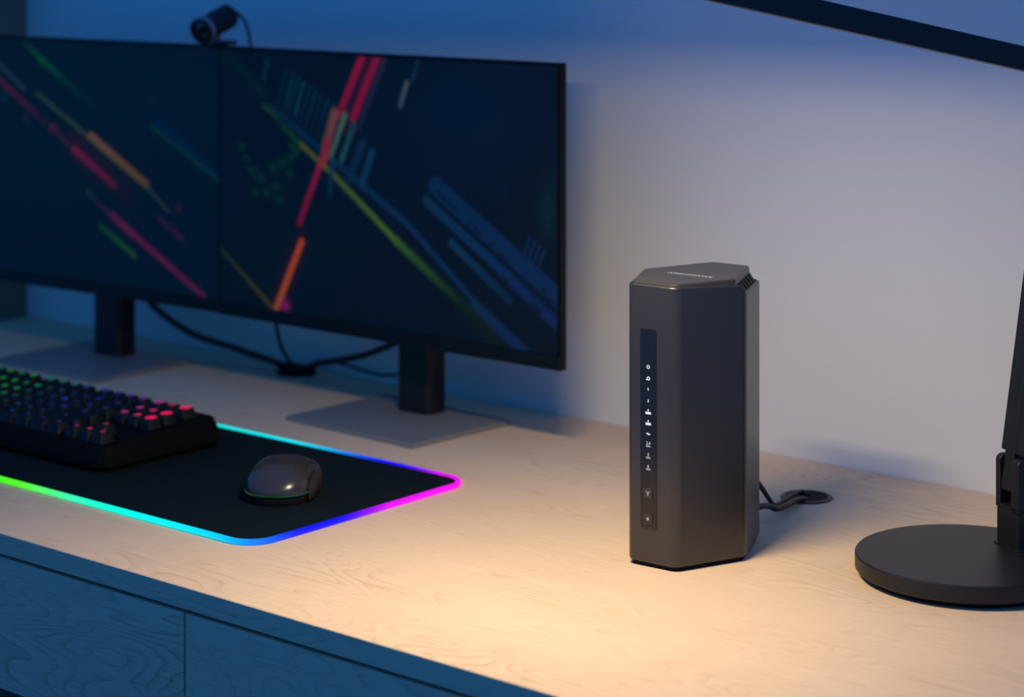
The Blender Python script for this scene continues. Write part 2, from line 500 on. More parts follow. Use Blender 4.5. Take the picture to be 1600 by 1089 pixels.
STROKES_L = [
    ('b', 0.4223, 0.3445, 0.1295, 0.0576, (0, 22, 44), 1.00),
    ('b', 0.1994, 0.1519, 0.1295, 0.0432, (0, 8, 20), 1.00),
    ('b', 0.4445, 0.1732, 0.0777, 0.0504, (2, 6, 40), 0.90),
    ('b', 0.2361, 0.2781, 0.0691, 0.0648, (0, 20, 34), 0.80),
    ('b', 0.3077, 0.3632, 0.0518, 0.0360, (0, 26, 34), 0.80),
    ('l', 0.1722, 0.4106, 0.2068, 0.3886, 0.0083, (4, 50, 42), (18, 100, 40), 0.0041),
    ('l', 0.2068, 0.3886, 0.2458, 0.3671, 0.0083, (18, 100, 40), (8, 70, 45), 0.0041),
    ('l', 0.2458, 0.3671, 0.3077, 0.3325, 0.0074, (8, 66, 44), (2, 28, 40), 0.0052),
    ('l', 0.0859, 0.4028, 0.1709, 0.3507, 0.0074, (40, 60, 80), (42, 62, 82), 0.0030),
    ('l', 0.0859, 0.3808, 0.1970, 0.3171, 0.0066, (120, 20, 60), (75, 20, 60), 0.0033),
    ('b', 0.2276, 0.3023, 0.0060, 0.0043, (140, 25, 85), 0.95),
    ('b', 0.2093, 0.3103, 0.0052, 0.0036, (75, 25, 65), 0.90),
    ('b', 0.1747, 0.3110, 0.0052, 0.0043, (60, 30, 80), 0.90),
    ('b', 0.1320, 0.3372, 0.0069, 0.0050, (5, 65, 80), 0.90),
    ('l', 0.2276, 0.3006, 0.2722, 0.2754, 0.0050, (75, 15, 55), (100, 12, 60), 0.0030),
    ('l', 0.2698, 0.2769, 0.3427, 0.2373, 0.0083, (150, 15, 70), (110, 12, 72), 0.0033),
    ('l', 0.2722, 0.2844, 0.3657, 0.2301, 0.0248, (50, 10, 32), (30, 6, 28), 0.0223),
    ('l', 0.2698, 0.2769, 0.3427, 0.2373, 0.0083, (150, 15, 70), (110, 12, 72), 0.0033),
    ('l', 0.1957, 0.3460, 0.2959, 0.2947, 0.0058, (48, 80, 60), (60, 82, 62), 0.0023),
    ('l', 0.2959, 0.2947, 0.4021, 0.2391, 0.0066, (110, 98, 40), (80, 90, 35), 0.0026),
    ('l', 0.4021, 0.2391, 0.4401, 0.2120, 0.0050, (55, 75, 60), (45, 60, 62), 0.0020),
    ('l', 0.3006, 0.2974, 0.4021, 0.2431, 0.0074, (150, 98, 62), (128, 78, 32), 0.0026),
    ('l', 0.4245, 0.3171, 0.5207, 0.2630, 0.0124, (0, 34, 85), (0, 30, 72), 0.0062),
    ('l', 0.4111, 0.3147, 0.5335, 0.2531, 0.0058, (10, 62, 50), (10, 60, 62), 0.0035),
    ('l', 0.2959, 0.2210, 0.3381, 0.1993, 0.0041, (45, 15, 80), (80, 25, 85), 0.0025),
    ('l', 0.3381, 0.1993, 0.3772, 0.1785, 0.0083, (110, 20, 85), (140, 30, 100), 0.0033),
    ('l', 0.3772, 0.1785, 0.5013, 0.1139, 0.0074, (125, 15, 92), (110, 15, 85), 0.0026),
    ('l', 0.3171, 0.1839, 0.3542, 0.1654, 0.0066, (24, 82, 28), (30, 98, 20), 0.0033),
    ('l', 0.3542, 0.1654, 0.3806, 0.1518, 0.0066, (30, 98, 20), (60, 85, 40), 0.0033),
    ('l', 0.4245, 0.2014, 0.4644, 0.1804, 0.0058, (62, 12, 62), (68, 12, 66), 0.0029),
    ('b', 0.2959, 0.2251, 0.0052, 0.0043, (40, 75, 50), 0.90),
    ('b', 0.4589, 0.2166, 0.0052, 0.0043, (70, 15, 48), 0.90),
    ('b', 0.4111, 0.3471, 0.0078, 0.0043, (0, 45, 38), 0.80)]


def monitor(label, loc, rz, strokes, base, nx, nz, gain):
    t = thing('monitor', label, 'monitor', (loc[0], loc[1], DZ), rz, 'pair of thin-bezel monitors')
    h = MW / 2
    z0, z1 = MZ0, MZ0 + MH
    # local: screen front faces -Y, front plane at y = 0
    bm = bmesh.new()
    box(-h, h, 0.0, 0.010, z0, z1, 0.0012, 2, bm)
    obj('panel_housing', bm, M['bezel'], t)
    obj('rear_cover', box(-h * 0.62, h * 0.62, 0.010, 0.034, z0 + 0.03, z1 - 0.06, 0.008, 3), M['bezel'], t)
    obj('lower_bezel', box(-h + 0.0005, h - 0.0005, -0.0022, 0.0, z0 + 0.0005, z0 + 0.0155, 0.0006), pbr('chin_grey', (0.004, 0.008, 0.009), 0.4, spec=0.2), t)
    # screen
    sx0, sw = 0.004, MW - 0.008
    sz0, sz1 = z0 + 0.016, z1 - 0.004
    X, Z, img = paint(strokes, nx, nz, MW, sz0, sz1, base, gain)
    X = sx0 + X / MW * sw
    co = np.stack([X.ravel() - h, np.full(X.size, -0.0008), Z.ravel()], 1)
    idx = np.arange(nx * nz).reshape(nz, nx)
    quads = np.stack([idx[:-1, :-1].ravel(), idx[:-1, 1:].ravel(), idx[1:, 1:].ravel(), idx[1:, :-1].ravel()], 1)
    me = bpy.data.meshes.new('screen')
    me.vertices.add(len(co)); me.vertices.foreach_set('co', co.ravel())
    me.loops.add(quads.size); me.loops.foreach_set('vertex_index', quads.ravel())
    me.polygons.add(len(quads)); me.polygons.foreach_set('loop_start', np.arange(0, quads.size, 4))
    me.update(calc_edges=True)
    set_glow(me, img.reshape(-1, 3))
    me.materials.append(M['screen'])
    s = bpy.data.objects.new('screen', me); COL.objects.link(s); s.parent = t
    s['label'] = 'dark screen showing blurred coloured light streaks'
    # stand
    obj('stand_column', prism(fillet([(-0.027, 0.058), (0.023, 0.058), (0.023, 0.092), (-0.027, 0.092)], 0.008, 5), 0.006, 0.26), M['column'], t)
    obj('stand_hinge', box(-0.04, 0.04, 0.030, 0.062, z0 + 0.06, z0 + 0.14, 0.004), M['column'], t)
    b = obj('stand_base', box(-0.102, 0.102, -0.0785, 0.0785, 0.0, 0.0055, 0.0012, 2), M['stand'], t, loc=(0.003, 0.030, 0.0))
    b.rotation_euler = (0, 0, math.radians(-2.5))
    return t

mon_r = monitor('right-hand monitor with a red beam and a yellow-green line on screen', (-0.554, -0.181), 0.0, STROKES_R, lin(0, 9, 22), 330, 200, 0.5)
la = math.radians(3.4)
lc = (-0.819 - MW / 2 * math.cos(la), -0.175 - MW / 2 * math.sin(la))
mon_l = monitor('left-hand monitor showing slanted orange and magenta streaks, partly out of frame', lc, la, STROKES_L, lin(0, 15, 28), 330, 200, 0.32)

# ------------------------------------------------------------------ mouse pad
PX0, PX1, PY0, PY1 = -1.10, -0.307, -0.604, -0.301
pad = thing('mouse_pad', 'large black cloth mouse pad with glowing rainbow edge', 'mouse pad', (0, 0, DZ))
outline = fillet([(PX0, PY0), (PX1, PY0), (PX1, PY1), (PX0, PY1)], 0.030, 12)
# subdivide the long sides so that the colour can run along them
dense = []
for i, p in enumerate(outline):
    q = outline[(i + 1) % len(outline)]
    n = max(1, int((q - p).length / 0.006))
    for k in range(n): dense.append(p + (q - p) * (k / n))
obj('pad_surface', prism(inset(dense, 0.0035), 0.0, 0.0036, 0.0005, 1), M['pad'], pad)
rr = 0.0028
bm = bmesh.new()
NS = 10
rings = []
for k in range(NS):
    a = 2 * math.pi * k / NS
    q = inset(dense, 0.0026 - rr * 1.15 * math.cos(a))
    rings.append([(p.x, p.y, 0.0027 + rr * math.sin(a)) for p in q])
rings.append(rings[0])
loft(rings, False, False, bm)
bmesh.ops.remove_doubles(bm, verts=bm.verts, dist=1e-6)
strip = obj('light_strip', bm, M['rgb'], pad)
def rainbow_pad(x, y):
    stops_f = [(-1.10, (60, 255, 0)), (-0.80, (60, 255, 0)), (-0.69, (75, 255, 0)), (-0.652, (85, 255, 20)), (-0.615, (90, 255, 100)), (-0.56, (60, 255, 190)), (-0.50, (0, 255, 225)),
               (-0.42, (0, 245, 255)), (-0.36, (0, 220, 255)), (-0.325, (0, 170, 255)), (-0.310, (10, 110, 255))]
    stops_b = [(-1.10, (0, 255, 120)), (-0.80, (0, 255, 200)), (-0.60, (0, 240, 255)), (-0.545, (0, 235, 255)), (-0.50, (0, 170, 255)), (-0.465, (0, 100, 255)), (-0.43, (0, 20, 255)), (-0.405, (20, 0, 255)),
               (-0.375, (120, 0, 255)), (-0.35, (225, 0, 255)), (-0.31, (255, 0, 240))]
    stops_r = [(-0.604, (0, 150, 255)), (-0.575, (0, 90, 255)), (-0.54, (0, 10, 255)), (-0.49, (10, 0, 255)), (-0.46, (120, 0, 255)), (-0.425, (235, 0, 255)), (-0.36, (255, 0, 255)), (-0.301, (255, 0, 240))]
    def ev(st, t):
        if t <= st[0][0]: return st[0][1]
        for a, b in zip(st, st[1:]):
            if t <= b[0]:
                k = (t - a[0]) / (b[0] - a[0])
                return tuple(a[1][i] + (b[1][i] - a[1][i]) * k for i in range(3))
        return st[-1][1]
    if x > PX1 - 0.008 : return ev(stops_r, y)
    if x > PX1 - 0.03 and y < PY0 + 0.03:
        k = min(1, max(0, (y - PY0) / 0.022))
        a = ev(stops_f, x); b = ev(stops_r, y)
        return tuple(a[i] + (b[i] - a[i]) * k for i in range(3))
    return ev(stops_f, x) if y < (PY0 + PY1) / 2 else ev(stops_b, x)
set_glow(strip.data, np.array([lin(*rainbow_pad(v.co.x, v.co.y)) for v in strip.data.vertices]))

# ------------------------------------------------------------------ keyboard
KX = -1.745 + 1.136
KY0, KY1 = 1.422 - 1.951, 1.590 - 1.951
kb = thing('keyboard', 'black mechanical keyboard with rainbow backlit keys on the mouse pad', 'keyboard', (KX, KY0, DZ + 0.0037))
KW, KD = 0.455, KY1 - KY0
prof_pts = fillet([(-KW, 0), (-0.012, 0), (0.0, 0.012), (0.0, KD), (-KW, KD)], [0.008, 0.010, 0.012, 0.012, 0.008], 4)
def case_ring(ins, zf, zb):
    q = inset(prof_pts, ins)
    return [(p.x, p.y, zf + (zb - zf) * min(1, max(0, p.y / KD))) for p in q]
bm = loft([case_ring(0.004, 0.0, 0.0), case_ring(0.0, 0.005, 0.006), case_ring(0.001, 0.013, 0.018), case_ring(0.007, 0.023, 0.031), case_ring(0.009, 0.0245, 0.0325)])
obj('case', bm, M['case'], kb, 30)
U = 0.0213
caps = {}
def keycap(wu):
    if wu in caps: return caps[wu]
    wx = wu * U - 0.0022; d = U - 0.0022; hgt = 0.0105
    a = fillet([(-wx / 2, -d / 2), (wx / 2, -d / 2), (wx / 2, d / 2), (-wx / 2, d / 2)], 0.0015, 2)
    def rg(ix, z): return [(p.x * (1 - 2 * ix / wx), p.y * (1 - 2 * ix / d), z) for p in a]
    bm = loft([rg(0, 0), rg(0.0022, hgt - 0.001), rg(0.003, hgt)])
    o = obj('keycap', bm, M['keycap'], None, 40)
    caps[wu] = o.data
    bpy.data.objects.remove(o)
    return caps[wu]
def legend_mesh(r, mat):
    o = obj('legend', lathe([(r, 0), (r * 0.96, 0.0003)], 10), mat)
    me = o.data; bpy.data.objects.remove(o); return me
def keycolor(x):
    """x metres from the right end of the case: rainbow wave running across the keyboard"""
    st = [(-0.46, (20, 150, 20)), (-0.29, (25, 150, 35)), (-0.26, (20, 140, 70)), (-0.235, (30, 150, 110)), (-0.205, (15, 105, 130)), (-0.18, (15, 60, 170)),
          (-0.15, (30, 30, 190)), (-0.115, (70, 30, 170)), (-0.085, (130, 40, 170)), (-0.06, (190, 40, 120)), (-0.03, (225, 20, 80)), (0, (230, 15, 70))]
    for a, b in zip(st, st[1:]):
        if x <= b[0]:
            k = max(0, (x - a[0]) / (b[0] - a[0])); return tuple(a[1][i] + (b[1][i] - a[1][i]) * k for i in range(3))
    return st[-1][1]
LM = {}
def legend_mat(c, s):
    key = (round(c[0] / 12), round(c[1] / 12), round(c[2] / 12), s)
    if key not in LM: LM[key] = emit('key_glow', lin(*c), s)
    return LM[key]
rows = [
    [(0, 1), (2, 1), (3, 1), (4, 1), (5, 1), (6.5, 1), (7.5, 1), (8.5, 1), (9.5, 1), (11, 1), (12, 1), (13, 1), (14, 1), (15.25, 1), (16.25, 1), (17.25, 1)],
    [(i, 1) for i in range(13)] + [(13, 2), (15.25, 1), (16.25, 1), (17.25, 1)],
    [(0, 1.5)] + [(1.5 + i, 1) for i in range(12)] + [(13.5, 1.5), (15.25, 1), (16.25, 1), (17.25, 1)],
    [(0, 1.75)] + [(1.75 + i, 1) for i in range(11)] + [(12.75, 2.25)],
    [(0, 2.25)] + [(2.25 + i, 1) for i in range(10)] + [(12.25, 2.75), (16.25, 1)],
    [(0, 1.25), (1.25, 1.25), (2.5, 1.25), (3.75, 6.25), (10, 1.25), (11.25, 1.25), (12.5, 1.25), (13.75, 1.25), (15.25, 1), (16.25, 1), (17.25, 1)],
]
XK = -0.0255 - 17.75 * U          # local x of layout unit 0
leg_small = {}
for ri, row in enumerate(rows):
    yy = (1.556 - 1.422) - U * (ri + (0.25 if ri else 0))
    zz = 0.0250 + (yy / KD) * 0.0085
    for (ux, wu) in row:
        xx = XK + (ux + wu / 2) * U
        if xx - wu * U / 2 < -KW + 0.008: continue
        k = bpy.data.objects.new('keycap', keycap(wu)); COL.objects.link(k); k.parent = kb
        k.location = (xx, yy, zz)
        k.rotation_euler = (math.radians(2.5), 0, 0)
        big = ux == 17.25 and ri < 3
        front = ri >= 3 and -0.28 < xx < -0.09
        s = 0.9 if big else (0.16 if (-0.235 < xx < -0.075 and ri >= 1 and ux < 15 and random.random() < 0.72) else (0.4 if front or random.random() < 0.3 else 0.65))
        if wu > 3: continue
        r = 0.0066 if big else (0.0058 if (ri == 0 and ux == 15.25) else (0.0044 if ux >= 15 and ri < 4 else (0.0030 if ri >= 4 else 0.0040)))
        col = keycolor(xx)
        lk = (r, legend_mat(col, s).name)
        if lk not in leg_small: leg_small[lk] = legend_mesh(r, legend_mat(col, s))
        g = bpy.data.objects.new('legend', leg_small[lk]); COL.objects.link(g); g.parent = k
        g.location = ((0, 0.0015, 0.0105))

# ------------------------------------------------------------------ mouse
mloc = at(-0.2245, 2.142, 0.0037)
mouse = thing('computer_mouse', 'dark glossy computer mouse with thin green light line on the pad', 'mouse', mloc, math.pi / 2 - TH + math.radians(-6))
ML, MWD = 0.108, 0.068
def m_half(y):          # half width along the body, y = -1 rear .. 1 front
    return MWD / 2 * (1 - abs(y) ** 3.2) ** 0.5 * (1 - 0.06 * math.cos(y * 3))
def m_top(y):           # height of the hump
    return 0.0360 * max(0.0, 1 - (abs(y + 0.16) / 1.30) ** 2.6) ** 0.62
def dome(z_cut, nphi=28, ny=34, trim=0.0):
    bm = bmesh.new(); grid = []
    for i in range(ny):
        y = -math.cos(math.pi * i / (ny - 1))
        hw = m_half(y) - trim; ht = edge_z(y) + (m_top(y) - edge_z(y)) * max(0.0, 1 - abs(y) ** 3.0) ** 0.5
        zc = z_cut(y)
        rowv = []
        for k in range(nphi + 1):
            a = math.pi * k / nphi
            ca, sa = math.cos(a), math.sin(a)
            x = math.copysign(abs(ca) ** 0.8, ca) * hw
            z = zc + (max(ht - zc, 0.0008)) * abs(sa) ** 0.72
            rowv.append(bm.verts.new((x, y * ML / 2, z)))
        grid.append(rowv)
    for a, b in zip(grid, grid[1:]):
        for k in range(nphi): bm.faces.new((a[k], a[k + 1], b[k + 1], b[k]))
    bmesh.ops.remove_doubles(bm, verts=bm.verts, dist=1e-5)
    return bm
def edge_z(y): return 0.0105 + 0.004 * max(0, y)
obj('shell', dome(edge_z), M['mouse'], mouse, 60)
# lower body
base_pts = []
for i in range(31):
    y = -math.cos(math.pi * i / 30) * 0.99; base_pts.append(Vector((m_half(y), y * ML / 2)))
for i in range(1, 30):
    y = math.cos(math.pi * i / 30) * 0.99; base_pts.append(Vector((-m_half(y), y * ML / 2)))
def bring(ins, z): return [(p.x, p.y, z) for p in inset(base_pts, ins)]
obj('lower_body', loft([bring(0.004, 0.0), bring(0.003, 0.001), bring(0.0015, 0.006), bring(0.0015, 0.0098)]), M['black_matt'], mouse)
path = [Vector((p.x, p.y, edge_z(p.y / (ML / 2)) - 0.0003)) for p in inset(base_pts, 0.0003)]
rear = [p for p in path if p.y < 0.012]
right = sorted([p for p in rear if p.x >= 0], key=lambda p: -p.y); left = sorted([p for p in rear if p.x < 0], key=lambda p: p.y)
st = obj('light_line', tube(right + left, 0.0008, 6), M['rgb'], mouse)
set_glow(st.data, np.array([lin(*((14, 70, 55) if v.co.x > 0.015 else ((12, 66, 18) if v.co.x > -0.022 else (55, 72, 26)))) for v in st.data.vertices]))
obj('scroll_wheel', merge(bmesh.new(), lathe([(0.009, 0), (0.0105, 0.0015), (0.0105, 0.0055), (0.009, 0.007)], 24), Matrix.Translation((-0.0035, 0.030, 0.0165)) @ Matrix.Rotation(math.radians(90), 4, 'Y')), M['black_matt'], mouse)
# side grip on the right flank
gp = []
for i in range(14):
    y = -0.62 + 0.95 * i / 13
    gp.append(y)
bm = bmesh.new(); gr = []
for j, z in enumerate((0.003, 0.008, 0.014, 0.020, 0.025)):
    rr_ = []
    for y in gp:
        e = min(1, (y + 0.64) * 6, (0.35 - y) * 6)
        rr_.append(bm.verts.new((m_half(y) + 0.0008 + (0.0040 if j in (1, 2) else 0.003 if j == 3 else 0.0012) * e, y * ML / 2, 0.002 + (z - 0.002) * (0.55 + 0.45 * e))))
    gr.append(rr_)
for a, b in zip(gr, gr[1:]):
    for k in range(len(gp) - 1): bm.faces.new((a[k], a[k + 1], b[k + 1], b[k]))
bmesh.ops.solidify(bm, geom=bm.faces[:], thickness=0.002)
obj('side_grip', bm, M['grip'], mouse, 60)

# ------------------------------------------------------------------ router
def text_mesh(name, body, size, mat, parent, mtx, depth=0.0):
    cu = bpy.data.curves.new(name, 'FONT')
    cu.body = body; cu.size = size; cu.align_x = 'CENTER'; cu.align_y = 'CENTER'; cu.extrude = depth
    tmp = bpy.data.objects.new(name, cu); COL.objects.link(tmp)
    dg = bpy.context.evaluated_depsgraph_get()
    me = bpy.data.meshes.new_from_object(tmp.evaluated_get(dg))
    bpy.data.objects.remove(tmp)
    me.transform(mtx)
    me.materials.clear(); me.materials.append(mat)
    o = bpy.data.objects.new(name, me); COL.objects.link(o); o.parent = parent
    return o

rloc = at(0.122, 1.9035, 0.0)
router = thing('wifi_router', 'tall graphite hexagonal router tower standing on the oak desk', 'router', rloc, math.radians(3.3))
# local: x along the front face, y from the front face backwards
RH = 0.2497
hexa = [(-0.0243, 0.0), (0.0243, 0.0), (0.0552, 0.068), (0.0269, 0.1410), (-0.0269, 0.1410), (-0.0552, 0.068)]
ro = fillet(hexa, [0.0085, 0.0110, 0.0120, 0.010, 0.010, 0.0120], 8)
def ztop(y):
    t = min(1, max(0, (y - 0.0585) / 0.014)); t = t * t * (3 - 2 * t)
    return 0.2474 - 0.0105 * t
def rring(ins, zf):
    q = inset(ro, ins)
    return [(p.x, p.y, zf(p0.y) if callable(zf) else zf) for p, p0 in zip(q, ro)]
bm = loft([rring(0.0022, 0.0035), rring(0.0008, 0.0042), rring(0.0, 0.006), rring(0.0, 0.12), rring(0.0, lambda y: ztop(y) - 0.0022),
           rring(0.0006, lambda y: ztop(y) - 0.0008), rring(0.0020, ztop), rring(0.0028, lambda y: ztop(y) - 0.0003), rring(0.0032, lambda y: ztop(y) - 0.004)], cap1=False)
obj('shell', bm, M['router'], router, 40)
obj('foot_pad', prism(inset(ro, 0.0035), 0.0, 0.0036), M['black_matt'], router)
# inner dark well + top plate (pulled in at the rear so that the vents show)
def poly_offset(P, offs):
    n = len(P); lines = []
    for i in range(n):
        p = Vector(P[i]); q = Vector(P[(i + 1) % n]); t = (q - p).normalized(); nr = Vector((-t.y, t.x))
        lines.append((p + nr * offs[i], t))
    out = []
    for i in range(n):
        (p, t), (q, u) = lines[i - 1], lines[i]
        den = t.x * u.y - t.y * u.x
        k = ((q.x - p.x) * u.y - (q.y - p.y) * u.x) / den
        out.append(tuple(p + t * k))
    return out
FR, RE = 0.0032, 0.0090
lid = [Vector(p) for p in fillet(poly_offset(hexa, [FR, FR, RE, 0.007, RE, FR]), [0.006, 0.008, 0.006, 0.006, 0.006, 0.006], 8)]
def pring(extra, z): return [(p.x, p.y, z) for p in inset(lid, extra)]
bm = loft([rring(0.0030, lambda y: ztop(y) - 0.0022), [(p.x, p.y, 0.2437) for p in inset(lid, -0.0003)]], cap0=False, cap1=True)
obj('vent_well', bm, M['black_matt'], router)
bm = loft([pring(0.0012, 0.2415), pring(0.0, 0.2427), pring(0.0, RH - 0.0020), pring(0.0006, RH - 0.0006), pring(0.0018, RH)])
obj('top_plate', bm, M['router_top'], router, 40)
# vent slats along both rear flanks and the back
def flank(i, j, n):
    a = Vector(hexa[i]); b = Vector(hexa[j]); t = (b - a).normalized(); nrm = Vector((-t.y, t.x))
    L_ = (b - a).length
    ang = math.atan2(t.y, t.x)
    for k in range(n):
        c = a + t * (0.010 + (L_ - 0.018) * (k + 0.5) / n)
        bm = bmesh.new()
        vs_ = [(-0.0007, 0.0026, 0.2335), (0.0007, 0.0026, 0.2335), (0.0007, 0.0095, 0.2335), (-0.0007, 0.0095, 0.2335),
               (-0.0007, 0.0026, 0.2364), (0.0007, 0.0026, 0.2364), (0.0007, 0.0095, 0.2450), (-0.0007, 0.0095, 0.2450)]
        V = [bm.verts.new(v) for v in vs_]
        for f in ((0, 3, 2, 1), (4, 5, 6, 7), (0, 1, 5, 4), (1, 2, 6, 5), (2, 3, 7, 6), (3, 0, 4, 7)): bm.faces.new([V[q] for q in f])
        o = obj('vent_slat', bm, M['router'], router)
        o.location = (c.x, c.y, 0); o.rotation_euler = (0, 0, ang)
flank(2, 3, 5); flank(4, 5, 5)
# light panel on the front face
def pz(v): return 0.56 - (v + 113.7) * 1.9035 / 3404.6
pu = lambda u: ((u - 800) / 3404.6 * 1.905 - 0.122) / 0.803
px0, px1 = pu(1001.5), pu(1025.5)
pc = (px0 + px1) / 2
zt_, zb_ = 0.2085, 0.0345
def front_prism(x0, x1, z0, z1, y0, y1, r, bev=0.0):
    pts = fillet([(x0, z0), (x1, z0), (x1, z1), (x0, z1)], r, 5)
    own = prism(pts, 0, y1 - y0, bev, 2)
    # (x, z, depth) -> depth along -y
    m = Matrix(((1, 0, 0, 0), (0, 0, -1, y1), (0, 1, 0, 0), (0, 0, 0, 1)))
    return merge(bmesh.new(), own, m)
panel = obj('light_panel', front_prism(px0, px1, zb_, zt_, -0.0005, 0.001, 0.0018), M['black_gloss'], router)
T = lambda x, z: Matrix.Translation((x, -0.0006, z)) @ Matrix.Rotation(math.radians(90), 4, 'X')
def icon(bm, mat=None): return obj('status_light', bm, mat or M['icon'], panel, 30)
def ring_flat(x, z, r0, r1, n=20):
    bm = bmesh.new()
    a = [bm.verts.new((x + r0 * math.cos(2 * math.pi * k / n), -0.0007, z + r0 * math.sin(2 * math.pi * k / n))) for k in range(n)]
    b = [bm.verts.new((x + r1 * math.cos(2 * math.pi * k / n), -0.0007, z + r1 * math.sin(2 * math.pi * k / n))) for k in range(n)]
    for k in range(n): bm.faces.new((a[k], a[(k + 1) % n], b[(k + 1) % n], b[k]))
    return bm
def rect_flat(bm, x0, x1, z0, z1):
    bm.faces.new([bm.verts.new((x, -0.0007, z)) for x, z in ((x0, z0), (x1, z0), (x1, z1), (x0, z1))])
    return bm
zr = lambda v: 0.0345 + (826 - v) / (826 - 514) * (0.2085 - 0.0345)
icon(ring_flat(pc, zr(573), 0.0009, 0.0017))
bm = ring_flat(pc + 0.0002, zr(591), 0.0008, 0.0017); rect_flat(bm, pc - 0.0024, pc - 0.001, zr(591) - 0.0016, zr(591) - 0.0007); icon(bm)
icon(rect_flat(rect_flat(bmesh.new(), pc - 0.0003, pc + 0.0004, zr(608) - 0.0012, zr(608) + 0.0012), pc - 0.0010, pc - 0.0003, zr(608) + 0.0002, zr(608) + 0.0008))
icon(rect_flat(rect_flat(bmesh.new(), pc - 0.0003, pc + 0.0005, zr(626) - 0.0014, zr(626) + 0.0013), pc - 0.0009, pc - 0.0003, zr(626) - 0.0012, zr(626) - 0.0006))
for vv in (644, 661):
    z = zr(vv)
    icon(rect_flat(rect_flat(bmesh.new(), pc - 0.0028, pc + 0.0028, z - 0.0018, z + 0.0004), pc - 0.0006, pc + 0.0006, z + 0.0010, z + 0.0026))
z = zr(678)
icon(rect_flat(rect_flat(rect_flat(bmesh.new(), pc - 0.0024, pc + 0.0024, z - 0.0003, z + 0.0003), pc - 0.0012, pc + 0.0002, z + 0.0003, z + 0.0010), pc - 0.0002, pc + 0.0014, z - 0.0010, z - 0.0003))
for vv, a in ((695, '2.4'), (713, '5'), (731, '6')):
    z = zr(vv)
    text_mesh('status_light', a, 0.0036, M['icon'], panel, T(pc, z + 0.0013))
    text_mesh('status_light', 'GHz', 0.0026, M['icon'], panel, T(pc, z - 0.0013))
for vv, nm in ((771, 'wps'), (811, 'wifi')):
    z = zr(vv)
    bt = obj('push_button', front_prism(pc - 0.0043, pc + 0.0043, z - 0.0048, z + 0.0048, -0.0013, 0.0, 0.0012, 0.0004), pbr('button_dark', (0.03, 0.028, 0.027), 0.4), panel)
    bt['label'] = 'square button with a small arrow mark' if nm == 'wps' else 'square button with a dim round dot'
    if nm == 'wps':
        bm = bmesh.new()
        for q in ((-0.0022, 0.0012, -0.0008, 0.0022), (0.0008, 0.0012, 0.0022, 0.0022), (-0.0011, -0.0006, 0.0, 0.0012), (0.0, -0.0006, 0.0011, 0.0012), (-0.0005, -0.0022, 0.0007, -0.0006)):
            bm.faces.new([bm.verts.new((pc + x, -0.00145, z + y)) for x, y in ((q[0], q[1]), (q[2], q[1]), (q[2], q[3]), (q[0], q[3]))])
        obj('button_mark', bm, M['icon_dim'], router)
    else:
        bm = bmesh.new(); bm.faces.new([bm.verts.new((pc + 0.0013 * math.cos(k * math.pi / 8), -0.00145, z + 0.0013 * math.sin(k * math.pi / 8))) for k in range(16)])
        obj('button_mark', bm, pbr('dim_dot', (0.45, 0.45, 0.43), 0.5), router)
# maker lettering on the lid
text_mesh('lid_lettering', 'NIGHTHAWK', 0.0076, M['white'], router, Matrix.Translation((0.0060, 0.0540, RH + 0.0003)) @ Matrix.Scale(1.0, 4))

# ------------------------------------------------------------------ grommets and cables
def grommet(loc, r, label):
    g = thing('cable_grommet', label, 'grommet', loc, 0, 'round cable grommets in the desk')
    obj('rim', lathe([(r * 0.80, 0.0), (r, 0.0), (r, 0.0008), (r * 0.96, 0.0016), (r * 0.84, 0.0016), (r * 0.80, 0.0004)], 48), M['black'], g)
    obj('hole_shade_disc', lathe([(r * 0.80, 0.0001), (r * 0.80, 0.0006)], 48), M['black_matt'], g)  # solid disc, its black standing in for the shade inside a cable hole
    return g
gl = at(0.2895, 2.1395, 0.0)
grommet(gl, 0.0255, 'round dark cable grommet in the desk behind the router')
gm = at(-0.2705, 2.735, 0.0)
gm.y = min(gm.y, -0.035)
grommet(gm, 0.026, 'round dark cable grommet near the wall between the monitors')

def cable(label, pts, r, group):
    return tag(obj('cable', tube(spline([Vector(p) for p in pts], 12), r, 10), M['cable'], None, 60), label, 'cable', group)
def apx(u, v, d):      # point seen at picture column u, row v, at distance d ahead
    return at((u - 800) / 3404.6 * d, d, 0.56 - (v + 113.7) * d / 3404.6)
RC = 0.0023
cable('black cable leaving the router back higher up and dipping to the grommet',
      [apx(1172, 735, 2.015), apx(1190, 762, 2.035), apx(1200, 777, 2.05), apx(1209, 789, 2.07), apx(1222, 784, 2.094), apx(1238, 774, 2.125), apx(1252, 768, 2.150), apx(1264, 775, 2.144)], RC, 'router cables')
cable('black cable leaving the router low down, lying flat towards the grommet',
      [apx(1172, 796, 2.01), apx(1190, 791, 2.03), apx(1202, 791, 2.045), apx(1214, 795, 2.055), apx(1228, 790, 2.075), apx(1245, 781, 2.11), apx(1258, 780, 2.13)], RC + 0.0006, 'router cables')
def wallside(u, v, y):
    k = (u - 800) / 3404.6; s, c = math.sin(TH), math.cos(TH)
    D = (y - CAM.y) / (s + c * k)
    return apx(u, v, D)
G = lambda dx, dy, dz=0.004: gm + Vector((dx, dy, dz))
cable('thick black cable sagging from the left monitor to the grommet',
      [wallside(225, 455, -0.10), wallside(245, 483, -0.085), wallside(300, 521, -0.07), wallside(370, 545, -0.055), wallside(430, 566, -0.045), G(-0.012, 0.002)], 0.0045, 'monitor cables')
cable('thin black cable dropping straight from behind the monitors to the grommet',
      [wallside(428, 470, -0.08), wallside(431, 505, -0.075), wallside(439, 540, -0.065), wallside(452, 565, -0.05), G(0.0, -0.006)], 0.0026, 'monitor cables')
